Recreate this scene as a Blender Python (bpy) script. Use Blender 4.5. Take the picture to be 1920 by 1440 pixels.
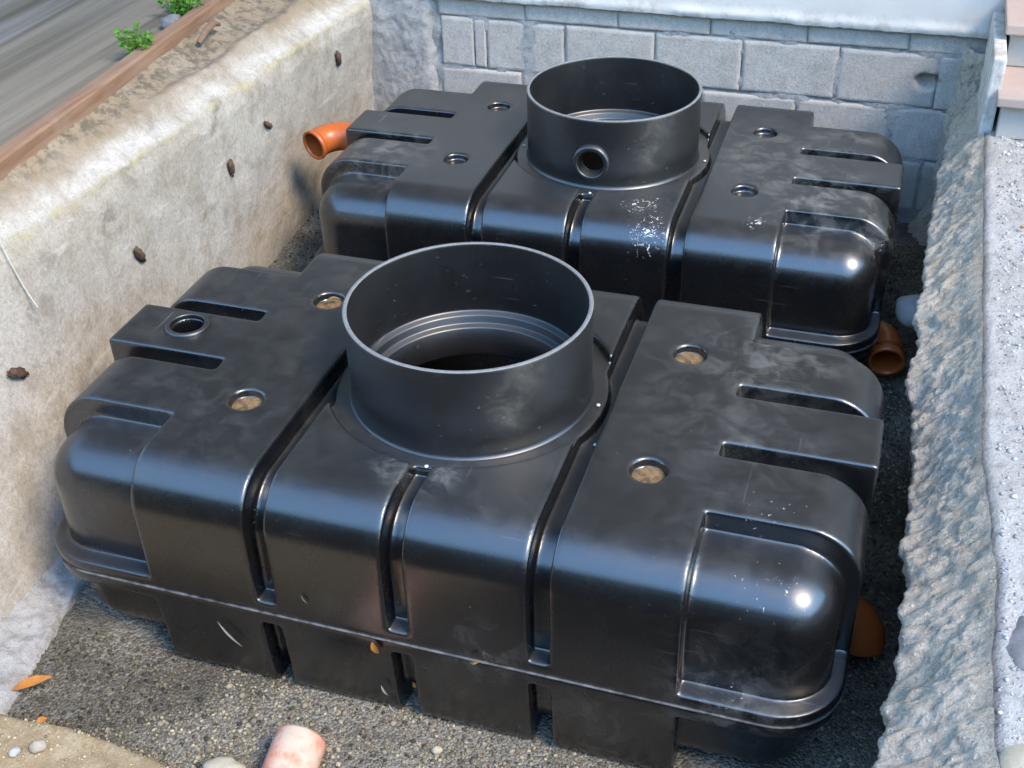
import bpy, math, random
import numpy as np
from mathutils import Vector, Matrix, noise

random.seed(7)
rng = np.random.default_rng(7)
sc = bpy.context.scene
for o in list(bpy.data.objects):
    bpy.data.objects.remove(o)
COL = sc.collection
R = math.radians

# ------------------------------------------------------------------ camera
cam_d = bpy.data.cameras.new('camera')
cam = bpy.data.objects.new('camera', cam_d)
COL.objects.link(cam)
fw = Vector((-0.26364, 0.77507, -0.57424)).normalized()
rt = Vector((0.95228, 0.30420, -0.02610))
rt = (rt - fw * rt.dot(fw)).normalized()
up = rt.cross(fw)
m = Matrix((rt, up, -fw)).transposed().to_4x4()
m.translation = Vector((0.9432, -2.4506, 1.8098))
cam.matrix_world = m
cam_d.sensor_fit = 'HORIZONTAL'
cam_d.sensor_width = 36.0
cam_d.lens = 36.0 * 2284.69 / 1920.0
cam_d.clip_start = 0.05
cam_d.clip_end = 500
sc.camera = cam

# ------------------------------------------------------------------ sky, sun, exposure
SUN_EL, SUN_AZ = R(50), R(118)          # azimuth from +Y towards +X: a veiled sun to the right of the pit
w = bpy.data.worlds.new('World')
sc.world = w
w.use_nodes = True
nt = w.node_tree
bg = nt.nodes['Background']
sky = nt.nodes.new('ShaderNodeTexSky')
sky.sky_type = 'NISHITA'
sky.sun_disc = False
sky.sun_elevation = SUN_EL
sky.sun_rotation = SUN_AZ
sky.air_density = 2.0
sky.dust_density = 0.0
sky.ozone_density = 8.0
nt.links.new(sky.outputs[0], bg.inputs[0])
bg.inputs[1].default_value = 0.15
sl = bpy.data.lights.new('sun', 'SUN')
sl.energy = 1.1
sl.angle = R(18)
sl.color = (1.0, 0.81, 0.57)
so = bpy.data.objects.new('sun', sl)
COL.objects.link(so)
sdir = Vector((math.sin(SUN_AZ) * math.cos(SUN_EL), math.cos(SUN_AZ) * math.cos(SUN_EL), math.sin(SUN_EL)))
so.rotation_euler = sdir.to_track_quat('Z', 'Y').to_euler()
so.location = (0, 0, 12)

vs = sc.view_settings
vs.view_transform = 'Standard'
vs.look = 'None'
vs.exposure = 2.45
vs.gamma = 1.0
sc.render.resolution_x = 1024
sc.render.resolution_y = 768
sc.cycles.max_bounces = 5

FLOOR = -0.675


# ------------------------------------------------------------------ helpers
def fbm(x, y, z, o=4, lac=2.1, g=0.5):
    a, s, amp = 0.0, 0.0, 1.0
    for _ in range(o):
        a += noise.noise((x, y, z)) * amp
        s += amp
        amp *= g
        x *= lac; y *= lac; z *= lac
    return a / s


def sm(a, b, x):
    t = min(1.0, max(0.0, (x - a) / (b - a)))
    return t * t * (3 - 2 * t)


def props(o, label=None, cat=None, group=None, kind=None):
    if label: o['label'] = label
    if cat: o['category'] = cat
    if group: o['group'] = group
    if kind: o['kind'] = kind
    return o


def link(name, me, mat=None, parent=None):
    o = bpy.data.objects.new(name, me)
    COL.objects.link(o)
    if parent: o.parent = parent
    if mat and me is not None and len(me.materials) == 0: me.materials.append(mat)
    return o


def mesh(verts, faces, smooth=True, name='mesh'):
    me = bpy.data.meshes.new(name)
    me.from_pydata(verts, [], faces)
    if smooth: me.shade_smooth()
    me.update()
    return me


def thing(name, label, cat, loc=(0, 0, 0), group=None, rz=0):
    o = bpy.data.objects.new(name, None)
    o.empty_display_size = 0.1
    COL.objects.link(o)
    o.location = loc
    o.rotation_euler = (0, 0, rz)
    return props(o, label, cat, group)


def lathe(profile, n=96, closed=False):
    V, Fc = [], []
    k = len(profile)
    for i in range(n):
        a = 2 * math.pi * i / n
        for r_, z_ in profile:
            V.append((r_ * math.cos(a), r_ * math.sin(a), z_))
    kk = k if closed else k - 1
    for i in range(n):
        j = (i + 1) % n
        for q in range(kk):
            q2 = (q + 1) % k
            Fc.append((i * k + q, j * k + q, j * k + q2, i * k + q2))
    return V, Fc


def sweep(path, prof_r, n=40):
    """closed tube skin along path with a list of radii per station (one skin)"""
    V, Fc = [], []
    P = [Vector(p) for p in path]
    nrm = None
    for i, p in enumerate(P):
        t = (P[min(i + 1, len(P) - 1)] - P[max(i - 1, 0)]).normalized()
        if nrm is None:
            nrm = t.orthogonal().normalized()
        nrm = (nrm - t * nrm.dot(t)).normalized()
        b = t.cross(nrm)
        for j in range(n):
            a = 2 * math.pi * j / n
            V.append(tuple(p + (nrm * math.cos(a) + b * math.sin(a)) * prof_r[i]))
    for i in range(len(P) - 1):
        for j in range(n):
            j2 = (j + 1) % n
            Fc.append((i * n + j, i * n + j2, (i + 1) * n + j2, (i + 1) * n + j))
    return V, Fc


def hollow(path, ro, ri, n=40):
    V1, F1 = sweep(path, ro, n)
    V2, F2 = sweep(path, ri, n)
    o = len(V1)
    Fc = F1 + [tuple(o + i for i in reversed(f)) for f in F2]
    L = len(path) - 1
    for j in range(n):
        j2 = (j + 1) % n
        Fc.append((L * n + j, L * n + j2, o + L * n + j2, o + L * n + j))
        Fc.append((j2, j, o + j, o + j2))
    return V1 + V2, Fc


def box(c, s, jit=0.0, bev=0.0, sub=1):
    """box with optional chamfer; returns verts, faces"""
    import bmesh
    bm = bmesh.new()
    bmesh.ops.create_cube(bm, size=1.0)
    for v in bm.verts:
        v.co = Vector((v.co.x * s[0], v.co.y * s[1], v.co.z * s[2]))
        if jit:
            v.co += Vector((random.uniform(-jit, jit), random.uniform(-jit, jit), random.uniform(-jit, jit)))
    if bev:
        bmesh.ops.bevel(bm, geom=bm.edges[:], offset=bev, segments=2, affect='EDGES', profile=0.6)
    bm.verts.ensure_lookup_table()
    for i, v in enumerate(bm.verts): v.index = i
    V = [tuple(v.co + Vector(c)) for v in bm.verts]
    Fc = [tuple(v.index for v in f.verts) for f in bm.faces]
    bm.free()
    return V, Fc


def rock(r, seed, sq=(1, 1, 1), rough=0.25, sub=2, freq=1.3):
    import bmesh
    bm = bmesh.new()
    bmesh.ops.create_icosphere(bm, subdivisions=sub, radius=1.0)
    for v in bm.verts:
        d = 1 + rough * fbm(v.co.x * freq + seed, v.co.y * freq, v.co.z * freq, 3)
        v.co = Vector((v.co.x * sq[0], v.co.y * sq[1], v.co.z * sq[2])) * (r * d)
    for i, v in enumerate(bm.verts): v.index = i
    V = [tuple(v.co) for v in bm.verts]
    Fc = [tuple(v.index for v in f.verts) for f in bm.faces]
    bm.free()
    return V, Fc


# ------------------------------------------------------------------ materials
class NB:
    def __init__(s, name):
        s.m = bpy.data.materials.new(name)
        s.m.use_nodes = True
        s.t = s.m.node_tree
        s.b = s.t.nodes['Principled BSDF']
        s.tc = s.t.nodes.new('ShaderNodeTexCoord')

    def n(s, t): return s.t.nodes.new(t)

    def set(s, sock, v):
        if isinstance(v, bpy.types.NodeSocket): s.t.links.new(v, sock)
        else: sock.default_value = v

    def mapped(s, scale=(1, 1, 1), rot=(0, 0, 0), loc=(0, 0, 0), coord='Object'):
        mp = s.n('ShaderNodeMapping')
        s.t.links.new(s.tc.outputs[coord], mp.inputs[0])
        mp.inputs['Scale'].default_value = scale
        mp.inputs['Rotation'].default_value = rot
        mp.inputs['Location'].default_value = loc
        return mp.outputs[0]

    def noise(s, scale, detail=5, rough=0.55, vec=None, dist=0.0):
        q = s.n('ShaderNodeTexNoise')
        q.inputs['Scale'].default_value = scale
        q.inputs['Detail'].default_value = detail
        q.inputs['Roughness'].default_value = rough
        q.inputs['Distortion'].default_value = dist
        s.t.links.new(vec if vec is not None else s.tc.outputs['Object'], q.inputs['Vector'])
        return q.outputs['Fac']

    def vor(s, scale, vec=None, feat='F1', out='Distance', rand=1.0):
        q = s.n('ShaderNodeTexVoronoi')
        q.feature = feat
        q.inputs['Scale'].default_value = scale
        q.inputs['Randomness'].default_value = rand
        s.t.links.new(vec if vec is not None else s.tc.outputs['Object'], q.inputs['Vector'])
        return q.outputs[out]

    def ramp(s, f, a, b, c0=0.0, c1=1.0, smooth=True):
        q = s.n('ShaderNodeMapRange')
        if smooth: q.interpolation_type = 'SMOOTHSTEP'
        s.set(q.inputs['Value'], f)
        q.inputs['From Min'].default_value = a
        q.inputs['From Max'].default_value = b
        q.inputs['To Min'].default_value = c0
        q.inputs['To Max'].default_value = c1
        return q.outputs[0]

    def math(s, op, a, b=0.0):
        q = s.n('ShaderNodeMath')
        q.operation = op
        s.set(q.inputs[0], a)
        s.set(q.inputs[1], b)
        return q.outputs[0]

    def mix(s, f, a, b, mode='MIX'):
        q = s.n('ShaderNodeMix')
        q.data_type = 'RGBA'
        q.blend_type = mode
        s.set(q.inputs['Factor'], f)
        for sock, v in ((q.inputs[6], a), (q.inputs[7], b)):
            if isinstance(v, bpy.types.NodeSocket): s.t.links.new(v, sock)
            else: sock.default_value = (*v, 1.0) if len(v) == 3 else v
        return q.outputs[2]

    def attr(s, name, out='Fac'):
        q = s.n('ShaderNodeAttribute')
        q.attribute_name = name
        return q.outputs[out]

    def bump(s, h, strength=0.5, dist=0.01, prev=None):
        q = s.n('ShaderNodeBump')
        q.inputs['Strength'].default_value = strength
        q.inputs['Distance'].default_value = dist
        s.t.links.new(h, q.inputs['Height'])
        if prev is not None: s.t.links.new(prev, q.inputs['Normal'])
        return q.outputs[0]

    def out(s, col, rough=0.8, normal=None, spec=0.5, k=0.74):
        if k != 1.0: col = s.mix(1.0, col, (k, k, k), 'MULTIPLY')
        s.set(s.b.inputs['Base Color'], col if isinstance(col, bpy.types.NodeSocket) else (*col, 1.0))
        s.set(s.b.inputs['Roughness'], rough)
        s.set(s.b.inputs['Specular IOR Level'], spec)
        if normal is not None: s.t.links.new(normal, s.b.inputs['Normal'])
        return s.m

    def sep(s, v):
        q = s.n('ShaderNodeSeparateXYZ')
        s.t.links.new(v, q.inputs[0])
        return q.outputs


def falloff(nb, centre, radius):
    mp = nb.mapped(loc=(-centre[0], -centre[1], -centre[2]))
    ln = nb.n('ShaderNodeVectorMath')
    ln.operation = 'LENGTH'
    nb.t.links.new(mp, ln.inputs[0])
    return nb.ramp(ln.outputs['Value'], 0.0, radius, 1.0, 0.0)


def mat_plastic(name, splash=(), smear=(), dusty=1.0, base_rough=0.0):
    nb = NB(name)
    V = nb.tc.outputs['Object']
    geo = nb.n('ShaderNodeNewGeometry')
    upn = nb.ramp(nb.sep(geo.outputs['Normal'])[2], 0.55, 1.0)
    big = nb.noise(2.2, 3, 0.6, V, 0.4)
    mid = nb.noise(12, 4, 0.7, V, 0.6)
    # settled dust on flat tops, wiped and patchy
    d1 = nb.math('MULTIPLY', nb.ramp(big, 0.3, 0.75), nb.ramp(mid, 0.3, 0.75))
    dust = nb.math('ADD', nb.math('MULTIPLY', upn, nb.math('ADD', nb.math('MULTIPLY', d1, 0.04 * dusty), 0.008 * dusty)),
                   nb.math('MULTIPLY', d1, 0.004))
    for (c, r_, st) in smear:
        dust = nb.math('ADD', dust, nb.math('MULTIPLY', nb.math('MULTIPLY', falloff(nb, c, r_), nb.ramp(mid, 0.42, 0.72)), st))
    col = nb.mix(dust, (0.004, 0.0041, 0.0046), (0.50, 0.48, 0.43))
    # scuff marks: thin stretched noise
    s1 = nb.noise(60, 1, 0.5, nb.mapped((0.05, 1.6, 1.6), (0, 0, 0.5)))
    s2 = nb.noise(60, 1, 0.5, nb.mapped((1.6, 0.05, 1.6), (0, 0.3, -0.4)))
    scr = nb.math('MULTIPLY', nb.math('MAXIMUM', nb.ramp(s1, 0.72, 0.77), nb.ramp(s2, 0.73, 0.78)), nb.ramp(big, 0.42, 0.62))
    col = nb.mix(nb.math('MULTIPLY', scr, 0.10), col, (0.5, 0.5, 0.5))
    # pale mortar crumbs
    v1 = nb.vor(42, V)
    crumbs = nb.math('MULTIPLY', nb.ramp(v1, 0.035, 0.06, 1.0, 0.0), nb.ramp(nb.noise(5.5, 2, 0.5, V), 0.6, 0.68))
    col = nb.mix(nb.math('MULTIPLY', crumbs, 0.5 if base_rough == 0 else 0.15), col, (0.6, 0.58, 0.54))
    if splash:
        f = None
        for (c, r_, st) in splash:
            q = nb.math('MULTIPLY', falloff(nb, c, r_), st)
            f = q if f is None else nb.math('MAXIMUM', f, q)
        nz = nb.noise(75, 4, 0.7, V, 1.2)
        mk = nb.ramp(nb.math('ADD', nz, nb.math('MULTIPLY', f, 0.30)), 0.78, 0.84)
        mk = nb.math('MULTIPLY', mk, nb.ramp(f, 0.0, 0.15))
        col = nb.mix(nb.math('MULTIPLY', mk, 0.8), col, (0.72, 0.70, 0.66))
    rough = nb.ramp(mid, 0.25, 0.8, 0.235 + base_rough, 0.305 + base_rough)
    rough = nb.math('ADD', rough, nb.math('MULTIPLY', upn, nb.ramp(big, 0.3, 0.8, 0.12, 0.24)))
    nrm = nb.bump(nb.noise(5, 2, 0.5, V), 0.12, 0.01)
    nb.b.inputs['IOR'].default_value = 1.55
    return nb.out(col, rough, nrm, 1.0, 1.0)


def mat_concrete(name, c1, c2, c3, scale=1.0, bump=0.6, stain=(0.09, 0.075, 0.055), stain_amt=0.7, bluish=None, rough=0.9):
    nb = NB(name)
    a = nb.noise(1.7 * scale, 6, 0.6, None, 0.5)
    b = nb.noise(9 * scale, 6, 0.65, None, 0.3)
    c = nb.noise(70 * scale, 5, 0.7)
    col = nb.mix(nb.ramp(a, 0.32, 0.68), c1, c2)
    col = nb.mix(nb.ramp(b, 0.42, 0.72, 0, 0.85), col, c3)
    st = nb.math('MULTIPLY', nb.ramp(nb.noise(3.3 * scale, 7, 0.7, nb.mapped((1, 1, 0.8), loc=(4, 2, 1)), 0.8), 0.57, 0.72), stain_amt)
    col = nb.mix(st, col, stain)
    col = nb.mix(nb.ramp(c, 0.3, 0.8, 0.0, 0.35), col, (0.10, 0.095, 0.085), 'MULTIPLY')
    pits = nb.ramp(nb.vor(85 * scale), 0.05, 0.16, 1, 0)
    pits = nb.math('MULTIPLY', pits, nb.ramp(nb.noise(12 * scale, 3), 0.45, 0.6))
    col = nb.mix(nb.math('MULTIPLY', pits, 0.5), col, (0.06, 0.055, 0.05))
    h = nb.math('ADD', nb.math('MULTIPLY', b, 0.8), nb.math('ADD', nb.math('MULTIPLY', c, 0.45), nb.math('MULTIPLY', pits, -0.4)))
    return nb, col, nb.bump(h, bump, 0.012)


def simple(name, c1, c2, scale=20, rough=0.7, bump=0.3, spec=0.4, c3=None, vec=None):
    nb = NB(name)
    a = nb.noise(scale, 6, 0.65, vec, 0.3)
    col = nb.mix(nb.ramp(a, 0.3, 0.7), c1, c2)
    if c3 is not None:
        col = nb.mix(nb.ramp(nb.noise(scale * 0.35, 5, 0.6), 0.52, 0.68), col, c3)
    return nb.out(col, rough, nb.bump(nb.noise(scale * 4, 4, 0.6, vec), bump, 0.004), spec)


M = {}
M['tank_front'] = mat_plastic('tank_front_plastic',
    (((0.85, -0.50, -0.08), 0.20, 0.55), ((0.80, -0.30, 0.0), 0.22, 0.45), ((0.8, -0.57, -0.35), 0.22, 0.5), ((0.22, -0.6, -0.38), 0.10, 0.5)),
    (((0.05, -0.41, 0.0), 0.09, 0.22), ((-0.06, -0.41, 0.0), 0.08, 0.18), ((0.76, 0.32, 0.0), 0.28, 0.16), ((0.22, -0.6, -0.36), 0.16, 0.10),
     ((0.48, -0.6, -0.5), 0.2, 0.05), ((0.6, 0.1, 0.0), 0.3, 0.05), ((-0.6, -0.3, 0.0), 0.35, 0.04), ((0.75, -0.1, 0.0), 0.2, 0.05), ((0.8, -0.57, -0.35), 0.25, 0.12)))
M['tank_rear'] = mat_plastic('tank_rear_plastic',
    (((0.22, -0.44, -0.01), 0.19, 0.75), ((0.26, -0.55, -0.06), 0.17, 0.85), ((0.60, -0.47, -0.01), 0.09, 0.8), ((1.0, -0.36, -0.09), 0.08, 0.6)),
    (((-0.80, -0.26, 0.0), 0.30, 0.16), ((0.80, -0.26, -0.02), 0.34, 0.20), ((1.0, -0.36, -0.1), 0.14, 0.3), ((0.55, 0.05, 0.0), 0.40, 0.12), ((0.85, 0.25, 0.0), 0.2, 0.15)))
M['neck'] = mat_plastic('neck_plastic', (), (((0.19, -0.26, 0.10), 0.10, 0.14), ((0.22, -0.22, 0.20), 0.08, 0.10)), 0.4, 0.13)


def m_rim():
    nb = NB('cut_rim_plastic')
    a = nb.noise(90, 3, 0.6)
    return nb.out(nb.mix(a, (0.13, 0.13, 0.13), (0.30, 0.30, 0.30)), 0.6, None, 0.4)
M['rim'] = m_rim()
M['seam'] = simple('scuffed_seam', (0.02, 0.02, 0.02), (0.16, 0.155, 0.15), 25, 0.6, 0.2, 0.5)


def m_leftwall():
    nb, col, nrm = mat_concrete('old_render', (0.46, 0.41, 0.345), (0.54, 0.50, 0.44), (0.36, 0.31, 0.24), 1.0, 0.55,
                                (0.13, 0.105, 0.08), 0.62)
    band = nb.attr('band')            # metres up (+) or down (-) from the broken top edge
    nz = nb.noise(7, 5, 0.65, None, 0.4)
    bj = nb.math('ADD', band, nb.math('MULTIPLY', nb.math('SUBTRACT', nz, 0.5), 0.09))
    wl = nb.math('MULTIPLY', nb.ramp(bj, 0.0, 0.02), nb.ramp(bj, 0.035, 0.075, 1, 0))
    wl = nb.math('MULTIPLY', wl, nb.math('MULTIPLY', nb.ramp(nb.noise(4, 4, 0.6), 0.36, 0.56, 0.1, 1), nb.ramp(nb.noise(38, 4, 0.7), 0.32, 0.56, 0.35, 1)))
    col = nb.mix(nb.math('MULTIPLY', wl, 0.5), col, (0.66, 0.64, 0.61))
    ye = nb.math('MULTIPLY', nb.ramp(bj, -0.018, 0.002), nb.ramp(bj, 0.004, 0.018, 1, 0))
    col = nb.mix(nb.math('MULTIPLY', nb.math('MULTIPLY', ye, nb.ramp(nb.noise(9, 4, 0.7), 0.4, 0.6)), 0.5), col, (0.50, 0.44, 0.22))
    stn = nb.noise(16, 5, 0.7, None, 0.4)
    for (c, r_, st_) in (((-0.031, 0.016, 0.676), 0.11, 1.0), ((-0.03, -0.28, 0.66), 0.12, 0.8), ((0.0, -0.42, 0.58), 0.13, 0.7), ((0.03, 0.55, 0.62), 0.14, 0.6),
                         ((0.05, 1.35, 0.75), 0.12, 0.6), ((-0.04, 0.2, 0.77), 0.10, 0.8), ((0.12, -0.55, 0.25), 0.22, 0.7)):
        col = nb.mix(nb.math('MULTIPLY', nb.math('MULTIPLY', nb.ramp(falloff(nb, c, r_), 0.1, 0.8), nb.ramp(stn, 0.38, 0.62)), st_ * 0.6), col, (0.17, 0.135, 0.10))
    grain = nb.noise(190, 3, 0.7)
    col = nb.mix(nb.ramp(grain, 0.45, 0.75, 0, 0.45), col, (0.20, 0.175, 0.145))
    tr = nb.noise(1.0, 4, 0.6, nb.mapped((5, 5, 26), (0.25, 0, 0)), 0.6)
    col = nb.mix(nb.ramp(tr, 0.6, 0.72, 0, 0.35), col, (0.64, 0.62, 0.58))
    br = nb.math('MULTIPLY', nb.ramp(bj, 0.04, 0.10), nb.ramp(nb.noise(5, 5, 0.65, nb.mapped(loc=(3, 1, 0))), 0.30, 0.60, 0.6, 1))
    col = nb.mix(nb.math('MULTIPLY', br, 0.85), col, (0.30, 0.225, 0.145))
    dk = nb.math('MULTIPLY', nb.ramp(bj, 0.06, 0.16), nb.ramp(nb.noise(22, 6, 0.75), 0.44, 0.60))
    col = nb.mix(nb.math('MULTIPLY', dk, 0.75), col, (0.10, 0.09, 0.07))
    return nb.out(col, 0.92, nrm, 0.25)
M['left_wall'] = m_leftwall()


def m_rightwall():
    nb, col, nrm = mat_concrete('rough_mortar', (0.90, 0.77, 0.61), (1.0, 0.88, 0.73), (0.72, 0.59, 0.45), 1.9, 1.0,
                                (0.20, 0.165, 0.12), 0.5)
    gr = nb.noise(60, 5, 0.8)
    col = nb.mix(nb.ramp(gr, 0.52, 0.66, 0, 0.5), col, (0.30, 0.245, 0.19))
    ag = nb.ramp(nb.vor(48), 0.10, 0.22, 1, 0)
    col = nb.mix(nb.math('MULTIPLY', ag, 0.7), col, (1.0, 0.88, 0.74))
    bs = nb.noise(5, 5, 0.7, None, 0.5)
    col = nb.mix(nb.ramp(bs, 0.55, 0.68, 0, 0.4), col, (0.40, 0.31, 0.22))
    nrm = nb.bump(nb.math('ADD', gr, nb.math('MULTIPLY', ag, 0.35)), 0.9, 0.02, nrm)
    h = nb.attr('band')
    low_dark = nb.ramp(nb.math('ADD', h, nb.math('MULTIPLY', nb.noise(6, 5, 0.65), 0.4)), 0.76, 0.96, 1, 0)  # dark brown towards the bottom, with a noisy upper limit
    col = nb.mix(nb.math('MULTIPLY', low_dark, 0.85), col, (0.085, 0.065, 0.04))
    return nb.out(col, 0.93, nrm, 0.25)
M['right_wall'] = m_rightwall()


def m_block():
    nb, col, nrm = mat_concrete('concrete_block', (0.52, 0.475, 0.42), (0.61, 0.56, 0.505), (0.46, 0.41, 0.355), 1.6, 0.5,
                                (0.24, 0.22, 0.20), 0.45)
    oi = nb.n('ShaderNodeObjectInfo')
    col = nb.mix(nb.ramp(oi.outputs['Random'], 0, 1, 0.0, 0.35), col, (0.44, 0.40, 0.355))
    return nb.out(col, 0.93, nrm, 0.2)
M['block'] = m_block()
nb, col, nrm = mat_concrete('joint_mortar', (0.42, 0.41, 0.395), (0.52, 0.50, 0.48), (0.26, 0.25, 0.235), 3.0, 0.8, (0.05, 0.05, 0.05), 0.8)
M['mortar'] = nb.out(col, 0.95, nrm, 0.2)
nb, col, nrm = mat_concrete('rough_render', (0.47, 0.455, 0.43), (0.56, 0.54, 0.52), (0.34, 0.325, 0.30), 3.5, 1.0, (0.10, 0.095, 0.09), 0.6)
M['rough_render'] = nb.out(col, 0.95, nrm, 0.2)


def m_plaster():
    nb = NB('white_plaster')
    a = nb.noise(1.1, 5, 0.6)
    col = nb.mix(nb.ramp(a, 0.3, 0.7), (0.70, 0.66, 0.61), (0.65, 0.61, 0.565))
    d = nb.attr('band')
    gr = nb.math('MULTIPLY', nb.ramp(d, 0.0, 0.10, 1, 0), nb.ramp(nb.noise(14, 5, 0.7), 0.45, 0.65))
    col = nb.mix(nb.math('MULTIPLY', gr, 0.75), col, (0.38, 0.34, 0.29))
    return nb.out(col, 0.85, nb.bump(nb.noise(60, 4, 0.6), 0.2, 0.004), 0.3)
M['plaster'] = m_plaster()


M['taupe'] = simple('taupe_dim_facade', (0.17, 0.145, 0.12), (0.20, 0.17, 0.145), 3, 0.9, 0.2, 0.2)  # unseen upper facade, toned dark to dim reflections on the tank tops


def m_road():
    nb = NB('streaked_road')
    v = nb.mapped((11.0, 0.35, 1.0), (0, 0, R(-4)))
    v2 = nb.mapped((26.0, 0.5, 1.0), (0, 0, R(-4)), (3, 0, 0))
    a = nb.noise(1.0, 4, 0.55, v, 0.15)
    b = nb.noise(1.0, 4, 0.6, v2, 0.1)
    col = nb.mix(nb.ramp(a, 0.3, 0.7), (0.15, 0.127, 0.095), (0.26, 0.225, 0.175))
    col = nb.mix(nb.ramp(b, 0.45, 0.72, 0, 0.7), col, (0.095, 0.08, 0.058))
    col = nb.mix(nb.ramp(nb.noise(1.0, 3, 0.5, nb.mapped((8.0, 0.25, 1.0), (0, 0, R(-4)), (9, 2, 0))), 0.57, 0.70, 0, 0.7), col, (0.27, 0.25, 0.24))
    return nb.out(col, 0.85, nb.bump(nb.noise(50, 4, 0.6), 0.25, 0.006), 0.3)
M['road'] = m_road()


def m_rail():
    nb = NB('weathered_timber')
    v = nb.mapped((40, 1.2, 40), (0, 0, R(-4)))
    a = nb.noise(1.0, 5, 0.6, v, 0.3)
    col = nb.mix(nb.ramp(a, 0.3, 0.7), (0.23, 0.125, 0.075), (0.33, 0.205, 0.135))
    col = nb.mix(nb.ramp(nb.noise(4, 5, 0.6), 0.5, 0.7, 0, 0.6), col, (0.33, 0.22, 0.155))
    return nb.out(col, 0.8, nb.bump(a, 0.3, 0.006), 0.3)
M['rail'] = m_rail()


def m_yard():
    nb = NB('gritty_yard')
    c = nb.vor(130, None, 'F1', 'Color')
    q = nb.n('ShaderNodeRGBToBW'); nb.t.links.new(c, q.inputs[0])
    d = nb.vor(130)
    col = nb.mix(q.outputs[0], (0.49, 0.46, 0.43), (0.61, 0.58, 0.55))
    col = nb.mix(nb.ramp(nb.noise(2.6, 6, 0.65, None, 0.4), 0.45, 0.65, 0, 0.65), col, (0.42, 0.39, 0.35))
    col = nb.mix(nb.ramp(nb.noise(24, 5, 0.7), 0.5, 0.72, 0, 0.65), col, (0.24, 0.235, 0.23))
    return nb.out(col, 0.9, nb.bump(nb.math('ADD', nb.noise(90, 5, 0.75), nb.math('MULTIPLY', d, -0.2)), 0.8, 0.012), 0.3)
M['yard'] = m_yard()


def m_floor():
    nb = NB('damp_grit')
    c = nb.vor(120, None, 'F1', 'Color')
    q = nb.n('ShaderNodeRGBToBW'); nb.t.links.new(c, q.inputs[0])
    col = nb.mix(q.outputs[0], (0.11, 0.10, 0.08), (0.32, 0.29, 0.235))
    col = nb.mix(nb.ramp(nb.noise(3.5, 5, 0.6), 0.42, 0.62, 0, 0.7), col, (0.07, 0.06, 0.042))
    return nb.out(col, 0.85, nb.bump(nb.math('SUBTRACT', 1.0, nb.vor(120)), 0.9, 0.008), 0.35)
M['floor'] = m_floor()


def m_gravel():
    nb = NB('gravel_grains')
    col = nb.mix(nb.noise(160, 3, 0.6), nb.attr('tint', 'Color'), (0.8, 0.78, 0.74), 'MULTIPLY')
    return nb.out(col, 0.8, nb.bump(nb.noise(300, 3), 0.3, 0.002), 0.35)
M['gravel'] = m_gravel()
nb, col, nrm = mat_concrete('sandy_earth', (0.48, 0.37, 0.22), (0.40, 0.30, 0.17), (0.56, 0.47, 0.32), 3.0, 0.8, (0.20, 0.15, 0.09), 0.5)
xyz = nb.sep(nb.tc.outputs['Object'])
wob = nb.math('MULTIPLY', nb.noise(4, 3), 0.3)
dim_soil = nb.math('MAXIMUM', nb.ramp(nb.math('ADD', xyz[0], wob), 0.05, 0.35), nb.ramp(nb.math('SUBTRACT', xyz[1], wob), -1.35, -1.55))  # unseen part of the bank, coloured dark to dim the tank front reflections
M['sand'] = nb.out(nb.mix(dim_soil, col, (0.07, 0.058, 0.04)), 0.95, nrm, 0.2)
nb, col, nrm = mat_concrete('apron_mortar', (0.46, 0.44, 0.41), (0.55, 0.53, 0.50), (0.33, 0.29, 0.25), 3.0, 0.9, (0.12, 0.10, 0.08), 0.6)
M['apron'] = nb.out(col, 0.95, nrm, 0.2)
M['dim_soil'] = simple('dark_soil', (0.09, 0.075, 0.05), (0.06, 0.07, 0.03), 4, 0.95, 0.6, 0.2)  # unseen ground, chosen dark so the tank fronts mirror less light
M['orange'] = simple('orange_pipe_plastic', (0.55, 0.13, 0.028), (0.48, 0.11, 0.024), 12, 0.36, 0.08, 0.5)
M['pink'] = simple('faded_pipe_with_mortar', (0.66, 0.20, 0.11), (0.78, 0.46, 0.33), 22, 0.8, 0.5, 0.3, (0.64, 0.50, 0.38))
M['step_light'] = simple('pale_step_stone', (0.50, 0.46, 0.42), (0.44, 0.41, 0.38), 6, 0.8, 0.3, 0.3)
M['step_pink'] = simple('pink_step_stone', (0.50, 0.38, 0.32), (0.45, 0.35, 0.30), 6, 0.8, 0.3, 0.3)
M['rust'] = simple('rusty_stub', (0.11, 0.065, 0.045), (0.20, 0.13, 0.095), 120, 0.9, 0.9, 0.2, (0.05, 0.035, 0.028))
M['stone'] = simple('grey_stone', (0.42, 0.42, 0.42), (0.50, 0.50, 0.50), 14, 0.9, 0.5, 0.25, (0.32, 0.31, 0.30))
M['darkstone'] = simple('dark_stone', (0.16, 0.155, 0.16), (0.26, 0.25, 0.26), 18, 0.9, 0.6, 0.25)
M['palestone'] = simple('pale_pebble', (0.38, 0.335, 0.26), (0.46, 0.41, 0.33), 30, 0.8, 0.4, 0.3)
M['tanstone'] = simple('tan_stone', (0.45, 0.39, 0.28), (0.54, 0.48, 0.37), 14, 0.9, 0.6, 0.25)
M['leaf_orange'] = simple('dry_orange_leaf', (0.52, 0.21, 0.035), (0.38, 0.14, 0.03), 60, 0.7, 0.3, 0.3)
M['leaf_pale'] = simple('dry_pale_leaf', (0.46, 0.42, 0.36), (0.36, 0.31, 0.25), 60, 0.7, 0.3, 0.3)
M['leaf_brown'] = simple('dry_brown_leaf', (0.24, 0.14, 0.06), (0.32, 0.20, 0.09), 60, 0.7, 0.3, 0.3)
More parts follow.
